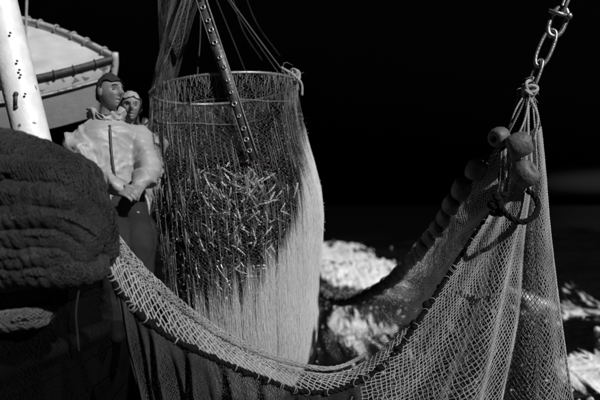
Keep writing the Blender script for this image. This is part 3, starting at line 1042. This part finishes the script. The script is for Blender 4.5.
HEAP_TOP = .60
nfish = 0
placed = []
while nfish < 290:
    a_ = rng.normal(-1.66, .44)
    if not -2.75 < a_ < -.35: continue
    dr = HEAP_TOP + (abs(rng.normal(0, .24)) if rng.uniform() < .75 else rng.uniform(0, .7)) + .10 * abs(a_ + 1.5)
    if dr > 1.7: continue
    slope = rng.choice([rng.normal(.8, .35), rng.normal(2.3, .4), rng.normal(1.57, .35), rng.normal(.2, .35), rng.normal(-.9, .3)])
    Mx = fish_pose(a_, dr, rng.uniform(.012, .09), slope, rng.normal(0, .5), rng.uniform(.095, .135))
    fo = bpy.data.objects.new('fish', proto[int(rng.integers(0, 5))][0])
    fo.matrix_world = Matrix(Mx.tolist())
    scene.collection.objects.link(fo)
    tag(fo, 'small silver fish pressed against the inside of the hanging net bag', 'fish', 'fish packed in the hanging net bag')
    nfish += 1
mb = MB()
for k in range(2200):
    _, v, f = proto[int(rng.integers(0, 5))]
    a_ = rng.uniform(0, 2 * math.pi); dr = HEAP_TOP + .02 + rng.uniform(0, 1) ** .8 * (DROP - HEAP_TOP - .12)
    Mx = fish_pose(a_, dr, rng.uniform(.03, .16), rng.uniform(0, 6.28), rng.normal(0, .7), rng.uniform(.11, .15))
    mb.add(v @ Mx[:3, :3].T + Mx[:3, 3], f)
# fish that lie over the top of the heap, and the dense inside of the heap
for k in range(420):
    _, v, f = proto[int(rng.integers(0, 5))]
    a_ = rng.uniform(0, 2 * math.pi); rr = math.sqrt(rng.uniform(0, .9))
    Mx = fish_pose(a_, HEAP_TOP + rng.uniform(-.05, .07), HOOPR * (1 - rr), rng.normal(0, .5), rng.normal(0, 1.), rng.uniform(.11, .15))
    mb.add(v @ Mx[:3, :3].T + Mx[:3, 3], f)
fh = mb.build('fish_heap', M['fish'])
tag(fh, 'dense mass of small silver fish filling the net bag', 'fish', kind='stuff')
mb = MB()
mb.surf(lambda u, v: bag_pt(2 * math.pi * u, HEAP_TOP + .04 + v * (DROP - HEAP_TOP - .06), .84, .5), 40, 20, cu=True)
t_ = np.linspace(0, 2 * math.pi, 40, endpoint=False)
top_ring = bag_pt(t_, np.full(40, HEAP_TOP + .04), .84, .5)
mb.add(np.vstack([top_ring, top_ring.mean(0)[None]]), [[i, (i + 1) % 40, 40] for i in range(40)])
mb.build('heap_core', M['core'], bag)  # dark packed inside of the fish heap, not a lining of the bag

# ------------------------------------------------------------------ water running out of the bag
def weight(th_, drop):
    """how much water leaves the bag here: it gushes from the bulging right side and the belly"""
    right = np.cos(th_)                                            # +1 at the right-hand side
    start = np.interp(right, [-1, -.45, .1, .5, .8, 1], [1.46, 1.32, 1.20, 1.00, .64, .26])  # brightness of right side and belly laid in as strand density
    t = np.clip((drop - start + .10 * vnoise(th_ * 6, drop * 3, 95) + .12 * vnoise(th_ * 30, drop * .7, 98)) / .42, 0, 1)
    st = np.clip(.5 + .45 * vnoise(th_ * 14, drop * 1.1, 96) + .45 * vnoise(th_ * 46, drop * 1.6, 97), 0, 1)
    return .0045 + 1.3 * t * t * (3 - 2 * t) * (.22 + .78 * st) * np.interp(right, [-1, -.5, .2, .6], [.30, .50, 1, 1.2])
mb = MB()
def drips(n, smin, smax, r0, r1, base_only=False):
    got = 0
    while got < n:
        k = 6000
        t_ = rng.uniform(-math.pi, 0.7, k); d_ = rng.uniform(.06, DROP - .02, k)
        w_ = np.full(k, .5) if base_only else weight(t_, d_) / 2.0
        ok = rng.uniform(0, 1, k) < w_
        t_, d_ = t_[ok][:n - got], d_[ok][:n - got]
        m_ = len(t_)
        L_ = rng.uniform(smin, smax, m_)
        g0 = rng.uniform(1.004, 1.03, m_)
        q0 = bag_pt(t_, d_, g0); q1 = bag_pt(t_ + rng.normal(0, .008, m_), np.minimum(d_ + L_ * .5, DROP), g0 + .004); q2 = bag_pt(t_ + rng.normal(0, .012, m_), np.minimum(d_ + L_, DROP), g0 + .008)
        r_ = rng.uniform(r0, r1, m_)
        mb.strands(q0, q1, r_ * .2, r_, sides=3); mb.strands(q1, q2, r_, r_ * .3, sides=3)
        got += m_
drips(70000, .03, .30, .00025, .0008)
drips(450, .03, .35, .0002, .0006, True)
# drops flung off
n = 2400
t_ = rng.uniform(-math.pi, .1, n); d_ = rng.uniform(.2, DROP, n)
mb.knots(bag_pt(t_, d_, rng.uniform(1.0, 1.06, n)), rng.uniform(.0008, .0034, n))
tag(mb.build('streaming_water', M['water']), 'white streams of water pouring down the hanging net bag', 'water', kind='stuff')

# ------------------------------------------------------------------ the big seine net in the foreground
seine = empty('seine_net', P(330, 400, 3.0), 'large pale seine net slung in a deep loop with floats along it', 'fishing net')
top_l = rail(PP([(100, 226, 2.74), (122, 258, 2.76), (156, 292, 2.82), (206, 331, 2.90), (256, 357, 2.98), (300, 371, 3.05), (338, 373, 3.12), (372, 356, 3.18), (404, 326, 3.24)]))
rope_pts = [(106, 266, 2.68), (126, 300, 2.70), (160, 331, 2.74), (210, 357, 2.82), (262, 378, 2.90), (300, 391, 2.96), (340, 389, 3.02), (384, 365, 3.08), (414, 327, 3.13), (445, 281, 3.18), (478, 231, 3.22), (498, 208, 3.25)]
rope_fn = rail(PP(rope_pts)); rope_all = spline(PP(rope_pts), 300)
rope_l = rail(PP(rope_pts[:9]))
# front lip: open diamonds between the rolled edge and the dark rope
def lip(u, v):
    a, b = top_l(u), rope_l(u)
    s = v[:, None]
    q = a * (1 - s) + b * s
    bul = np.sin(math.pi * v) * .03
    q[:, 1] -= bul; q[:, 2] += bul * .5 + .006 * vnoise(u * 30, v * 3, 51)
    return q
mb = MB(); mb.net(lip, 56, 4, .0030, knot=1.6, jit=.14, sides=4)
mb.build('lip_netting', M['twine'], seine)
# rolled doubled netting along the edge
edge_q = np.array([top_l(np.array([t]))[0] for t in np.linspace(0, 1, 160)])
ed = np.gradient(edge_q, axis=0); ed /= np.linalg.norm(ed, axis=1, keepdims=True)
def roll(off, r0, seed, t1=1.0):
    def fn(u, v):
        x = np.clip(v * t1, 0, 1) * 159; i = np.minimum(x.astype(int), 158); t = (x - i)[:, None]
        c = edge_q[i] * (1 - t) + edge_q[i + 1] * t
        d = ed[i]; p = np.cross(d, [0, 1., 0]); p /= np.linalg.norm(p, axis=1, keepdims=True); w = np.cross(p, d)
        p = np.where(p[:, 2:] < 0, -p, p)
        th_ = 2 * math.pi * u
        r = r0 * (1 - .72 * np.clip(v, 0, 1) ** 1.3) * (1 + .18 * vnoise(v * 26, th_, seed) + .08 * vnoise(v * 70, th_ * 2, seed + 2))
        return c + p * off + (r * np.cos(th_))[:, None] * p + (r * np.sin(th_))[:, None] * w
    return fn
for off, r0, sd_ in ((-.010, .028, 61), (.030, .024, 63)):
    fn = roll(off, r0, sd_, .86)
    mb = MB(); mb.net(lambda u, v: fn(u, v), 9, 92, .0016, knot=1.5, jit=.4, closed=True)
    fn2 = lambda u, v: fn(u, v * .999) * 1.0
    mb.build('rolled_edge', M['twine'], seine)
# dark rope with uneven hitches
mb = MB(); mb.twist_rope(rope_all[::6], .015, lay=.09)
for k in range(46):
    i = int(rng.uniform(0, 296)); c = rope_all[i] + rng.normal(0, .006, 3)
    mb.ball(c, (rng.uniform(.014, .026), rng.uniform(.014, .022), rng.uniform(.012, .024)), 8, 6)
mb.build('foot_rope', M['dark_rope'], seine)
for k in range(44):
    mb = MB()
    i = int(rng.uniform(0, 296)); c = rope_all[i]; d = rope_all[min(i + 2, 299)] - rope_all[i]; d /= np.linalg.norm(d)
    p = np.cross(d, [0, 1., 0]); p /= np.linalg.norm(p); w = np.cross(d, p); tt = np.linspace(0, 2 * math.pi, 10)
    mb.tube(c + .018 * (np.cos(tt)[:, None] * p + np.sin(tt)[:, None] * w) + d * .012 * np.sin(tt)[:, None] * rng.normal(), .0022, 4, caps=False)
    mb.build('hitch', M['twine_fine'], seine)
# dark netting that hangs below the rope on the left
def below(u, v):
    a = rope_fn(u * .60)
    q = a.copy()
    fold = .05 * np.sin(u * 46 + 1.5 * np.sin(v * 3)) + .03 * np.sin(u * 101 + 1)
    q[:, 2] -= v * (.75 - .25 * u) ; q[:, 1] += .05 * v + fold * np.clip(v * 3, 0, 1)
    q[:, 0] += .16 * v * (1 - u) + .02 * np.sin(u * 30) * v
    return q
mb = MB(); mb.net(below, 190, 42, .0023, knot=1.3, jit=.2)
mb.build('hanging_netting', M['twine_dark'], seine)
# float line
fl_pts = [(512, 128, 3.22), (498, 142, 3.25), (478, 172, 3.34), (462, 194, 3.46), (450, 212, 3.62), (438, 229, 3.82), (424, 247, 4.1), (410, 263, 4.45), (395, 277, 4.9), (378, 289, 5.4), (360, 298, 6.0), (342, 301, 6.7), (328, 297, 7.3), (316, 288, 7.9)]
fl_curve = spline(PP(fl_pts), 400)
mb = MB(); mb.twist_rope(fl_curve[::10], .009, lay=.07); mb.build('float_line', M['dark_rope'], seine)
def float_geo(mb_, c, axis, R0, W, hole=.25):
    axis = axis / np.linalg.norm(axis)
    h = np.array([0, 1., 0.2]); p = np.cross(axis, h); p /= np.linalg.norm(p); w = np.cross(axis, p)
    prof = [(hole, -.38), (.45, -.47), (.75, -.44), (.93, -.30), (1.0, 0), (.93, .30), (.75, .44), (.45, .47), (hole, .38)]
    K = 16; vs = []
    for r_, x_ in prof:
        for k in range(K):
            t = 2 * math.pi * k / K
            vs.append(c + axis * x_ * W + R0 * r_ * (math.cos(t) * p + math.sin(t) * w))
    f = []
    n_ = len(prof)
    for i in range(n_):
        for k in range(K):
            f.append([i * K + k, i * K + (k + 1) % K, ((i + 1) % n_) * K + (k + 1) % K, ((i + 1) % n_) * K + k])
    mb_.add(vs, f)
s_along = np.r_[0, np.cumsum(np.linalg.norm(np.diff(fl_curve, axis=0), axis=1))]
pos = .30
while pos < s_along[-1] - .02:
    i = int(np.searchsorted(s_along, pos)); i = min(max(i, 2), 396)
    d = fl_curve[i + 2] - fl_curve[i - 2]
    R0 = .062 * rng.uniform(.92, 1.08)
    d = d / np.linalg.norm(d) + rng.normal(0, .14, 3)
    mb = MB(); float_geo(mb, fl_curve[i] + rng.normal(0, .006, 3), d, R0, .125)
    mb.build('float', M['float_'], seine)
    pos += .150
# three big floats bunched under the hoisting chain
for (px, py, d_, R0, W, ax_) in ((499, 137, 3.20, .056, .10, (.8, .5, .3)), (519, 145, 3.12, .070, .13, (.9, -.2, .35)), (525, 174, 3.10, .074, .12, (.5, -.55, .45))):
    mb = MB(); float_geo(mb, P(px, py, d_), np.array(ax_), R0, W); mb.build('float', M['float_'], seine)
# fine netting between the float line and the dark rope
top_r = rail(PP(fl_pts[1:]))
rope_r = rail(PP([(503, 205, 3.26), (478, 231, 3.24), (445, 281, 3.20), (414, 327, 3.15), (396, 350, 3.12), (372, 368, 3.09), (340, 384, 3.06), (318, 386, 3.04)]))
def inner(u, v):
    a, b = top_r(u), rope_r(u)
    s = v[:, None]
    q = a * (1 - s) + b * s
    sag = np.sin(math.pi * v) * (.04 + .55 * u)
    q[:, 2] -= sag * .5
    q[:, 0] += .015 * np.sin(v * 9 + u * 40) * np.sin(math.pi * v)
    return q
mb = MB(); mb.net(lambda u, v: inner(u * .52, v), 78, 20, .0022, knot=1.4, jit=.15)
mb.build('selvedge_netting', M['twine_lightened'], seine)
mb = MB(); mb.net(lambda u, v: inner(.52 + u * .48, v), 56, 36, .0009, knot=0, jit=.2)
mb.build('inner_netting', M['twine_fine'], seine)
# right-hand curtain, gathered at the top, falling in folds
L_r = rail(PP([(507, 150, 3.22), (503, 190, 3.22), (480, 229, 3.20), (445, 283, 3.17), (412, 331, 3.12), (378, 370, 3.06), (300, 445, 2.98)]))
R_r = rail(PP([(540, 127, 3.23), (541, 134, 3.24), (545, 175, 3.28), (549, 225, 3.32), (556, 285, 3.36), (564, 345, 3.38), (572, 398, 3.40), (581, 455, 3.42)]))
def curtain(layer):
    def fn(u, v):
        a, b = L_r(v), R_r(v)
        s = u[:, None]
        q = a * (1 - s) + b * s
        wdt = np.linalg.norm(b - a, axis=1)
        env = np.sin(math.pi * np.clip(u, 0, 1)) ** .6
        fold = .17 * np.sin(u * 11 + 1.0 + layer * 1.3) + .07 * np.sin(u * 27 + 2.4 * v + layer) + .05 * vnoise(u * 5, v * 4, 71 + layer)
        q[:, 1] += -.16 * env * wdt + fold * wdt * .75 * env + layer * (.09 + .10 * env)
        q[:, 0] += .03 * np.sin(u * 11 + 2.2) * wdt * env
        q[:, 2] -= .05 * env * wdt
        return q
    return fn
mb = MB(); mb.net(curtain(0), 46, 56, .0020, knot=1.6, jit=.12, sides=4)
mb.build('curtain_netting', M['twine'], seine)
mb = MB(); mb.net(curtain(1), 44, 50, .0015, knot=1.5, jit=.2)
mb.build('curtain_netting', M['twine_fine'], seine)
# seam where two panels are laced together
mb = MB()
c0 = curtain(0)
su = np.linspace(.05, .42, 34) + rng.normal(0, .003, 34)
sq = c0(su, np.full(34, .445) + .008 * np.sin(su * 30) + rng.normal(0, .003, 34)); sq[:, 1] -= .008
mb.strands(sq[:-1], sq[1:], .002, sides=4)
hh = rng.uniform(.006, .020, 34)[:, None] * np.array([[.15, -.1, 1.]])
mb.strands(sq + hh, sq - hh, rng.uniform(.002, .0048, 34), sides=5)
mb.build('seam', M['pale_rope'], seine)
sq2 = c0(np.linspace(.2, .8, 40), np.full(40, .80) + .008 * np.sin(np.linspace(0, 9, 40))); sq2[:, 1] -= .008
mb = MB(); mb.tube(sq2, .004, 5); mb.build('seam', M['twine_dark'], seine)
# edge rope on the right, dark hose ring, gathered cords at the top
mb = MB(); mb.twist_rope(np.array([R_r(np.array([t]))[0] for t in np.linspace(0, 1, 30)]), .008, lay=.05); mb.build('edge_rope', M['pale_rope'], seine)
tt = np.linspace(0, 2 * math.pi, 60)
mb = MB()
mb.twist_rope(PP([(494, 214, 3.16), (499, 206, 3.08), (507, 215, 3.0), (519, 222, 2.97), (531, 219, 2.98), (538, 208, 3.02), (535, 197, 3.08), (527, 190, 3.12)]), .016, lay=.10)
for k in range(9):
    mb.ball(P(497 + rng.normal(0, 3), 203 + rng.normal(0, 6), 3.08 + rng.normal(0, .01)), rng.uniform(.016, .030, 3), 8, 6)
mb.build('rope_loop', M['dark_rope'], seine)
knot_c = P(530, 88, 3.2)
ends = [(499, 150, 3.22), (504, 170, 3.2), (512, 146, 3.14), (521, 160, 3.1), (528, 150, 3.1), (534, 140, 3.14), (541, 132, 3.24), (509, 128, 3.22), (537, 170, 3.2)]
for k, e in enumerate(ends):
    e = P(*e); mb = MB()
    mid = knot_c * .45 + e * .55 + np.array([rng.normal(0, .02), rng.normal(-.02, .02), 0])
    mb.twist_rope(np.array([knot_c + rng.normal(0, .008, 3), mid, e]), rng.uniform(.005, .008), lay=.045)
    mb.build('gathering_cord', M['pale_rope'] if k % 3 else M['twine_bag'], seine)

# ------------------------------------------------------------------ hoisting chain
chain = empty('hoisting_chain', P(531, 92, 3.2), 'galvanised chain with shackle hoisting the floats and net', 'chain')
def link(a, b, wid, r, rollv, name='chain_link'):
    a, b = P(*a), P(*b)
    ax = b - a; Lk = np.linalg.norm(ax); ax /= Lk
    s = np.cross(ax, rollv); s /= np.linalg.norm(s)
    tt = np.linspace(0, 2 * math.pi, 41)
    cx = np.cos(tt); sx = np.sin(tt)
    lx = np.sign(cx) * (np.abs(cx) ** .75) * Lk / 2; ly = np.sign(sx) * np.abs(sx) ** .85 * wid
    mb_ = MB(); mb_.tube((a + b) / 2 + lx[:, None] * ax + ly[:, None] * s, r, 9, caps=False)
    return mb_.build(name, M['steel'], chain)
link((574, -22, 3.2), (561, 14, 3.2), .030, .012, np.array([1., 0, .2]))
link((563, 8, 3.2), (552, 36, 3.2), .040, .014, np.array([.2, 1., .1]), 'shackle')
mb = MB(); c = P(558, 14, 3.18); mb.tube([c + [-.05, 0, .02], c + [.05, -.01, -.015]], .012, 8); mb.ball(c + [.055, -.01, -.015], .02, 8, 6); mb.build('shackle_pin', M['steel'], chain)
link((553, 30, 3.2), (538, 66, 3.2), .034, .011, np.array([.3, 1., 0]))
link((541, 60, 3.2), (529, 92, 3.2), .024, .010, np.array([.9, .5, 0.2]))
mb = MB()
for k in range(4):
    ph = rng.uniform(0, 6)
    mb.tube(knot_c + np.stack([.034 * np.cos(tt), .03 * np.sin(tt + ph), .028 * np.sin(tt) + .01 * k - .02], 1), .010, 6, caps=False)
for k in range(16):                                     # frayed tails
    b = knot_c + rng.normal(0, .016, 3)
    e = b + np.array([rng.normal(0, .035), rng.normal(-.01, .02), rng.uniform(-.13, .05)])
    mb.tube(spline(np.array([b, (b + e) / 2 + rng.normal(0, .014, 3), e]), 7), [.0032, .003, .003, .0026, .0022, .0018, .001], 5)
mb.build('rope_knot', M['pale_rope'], chain)
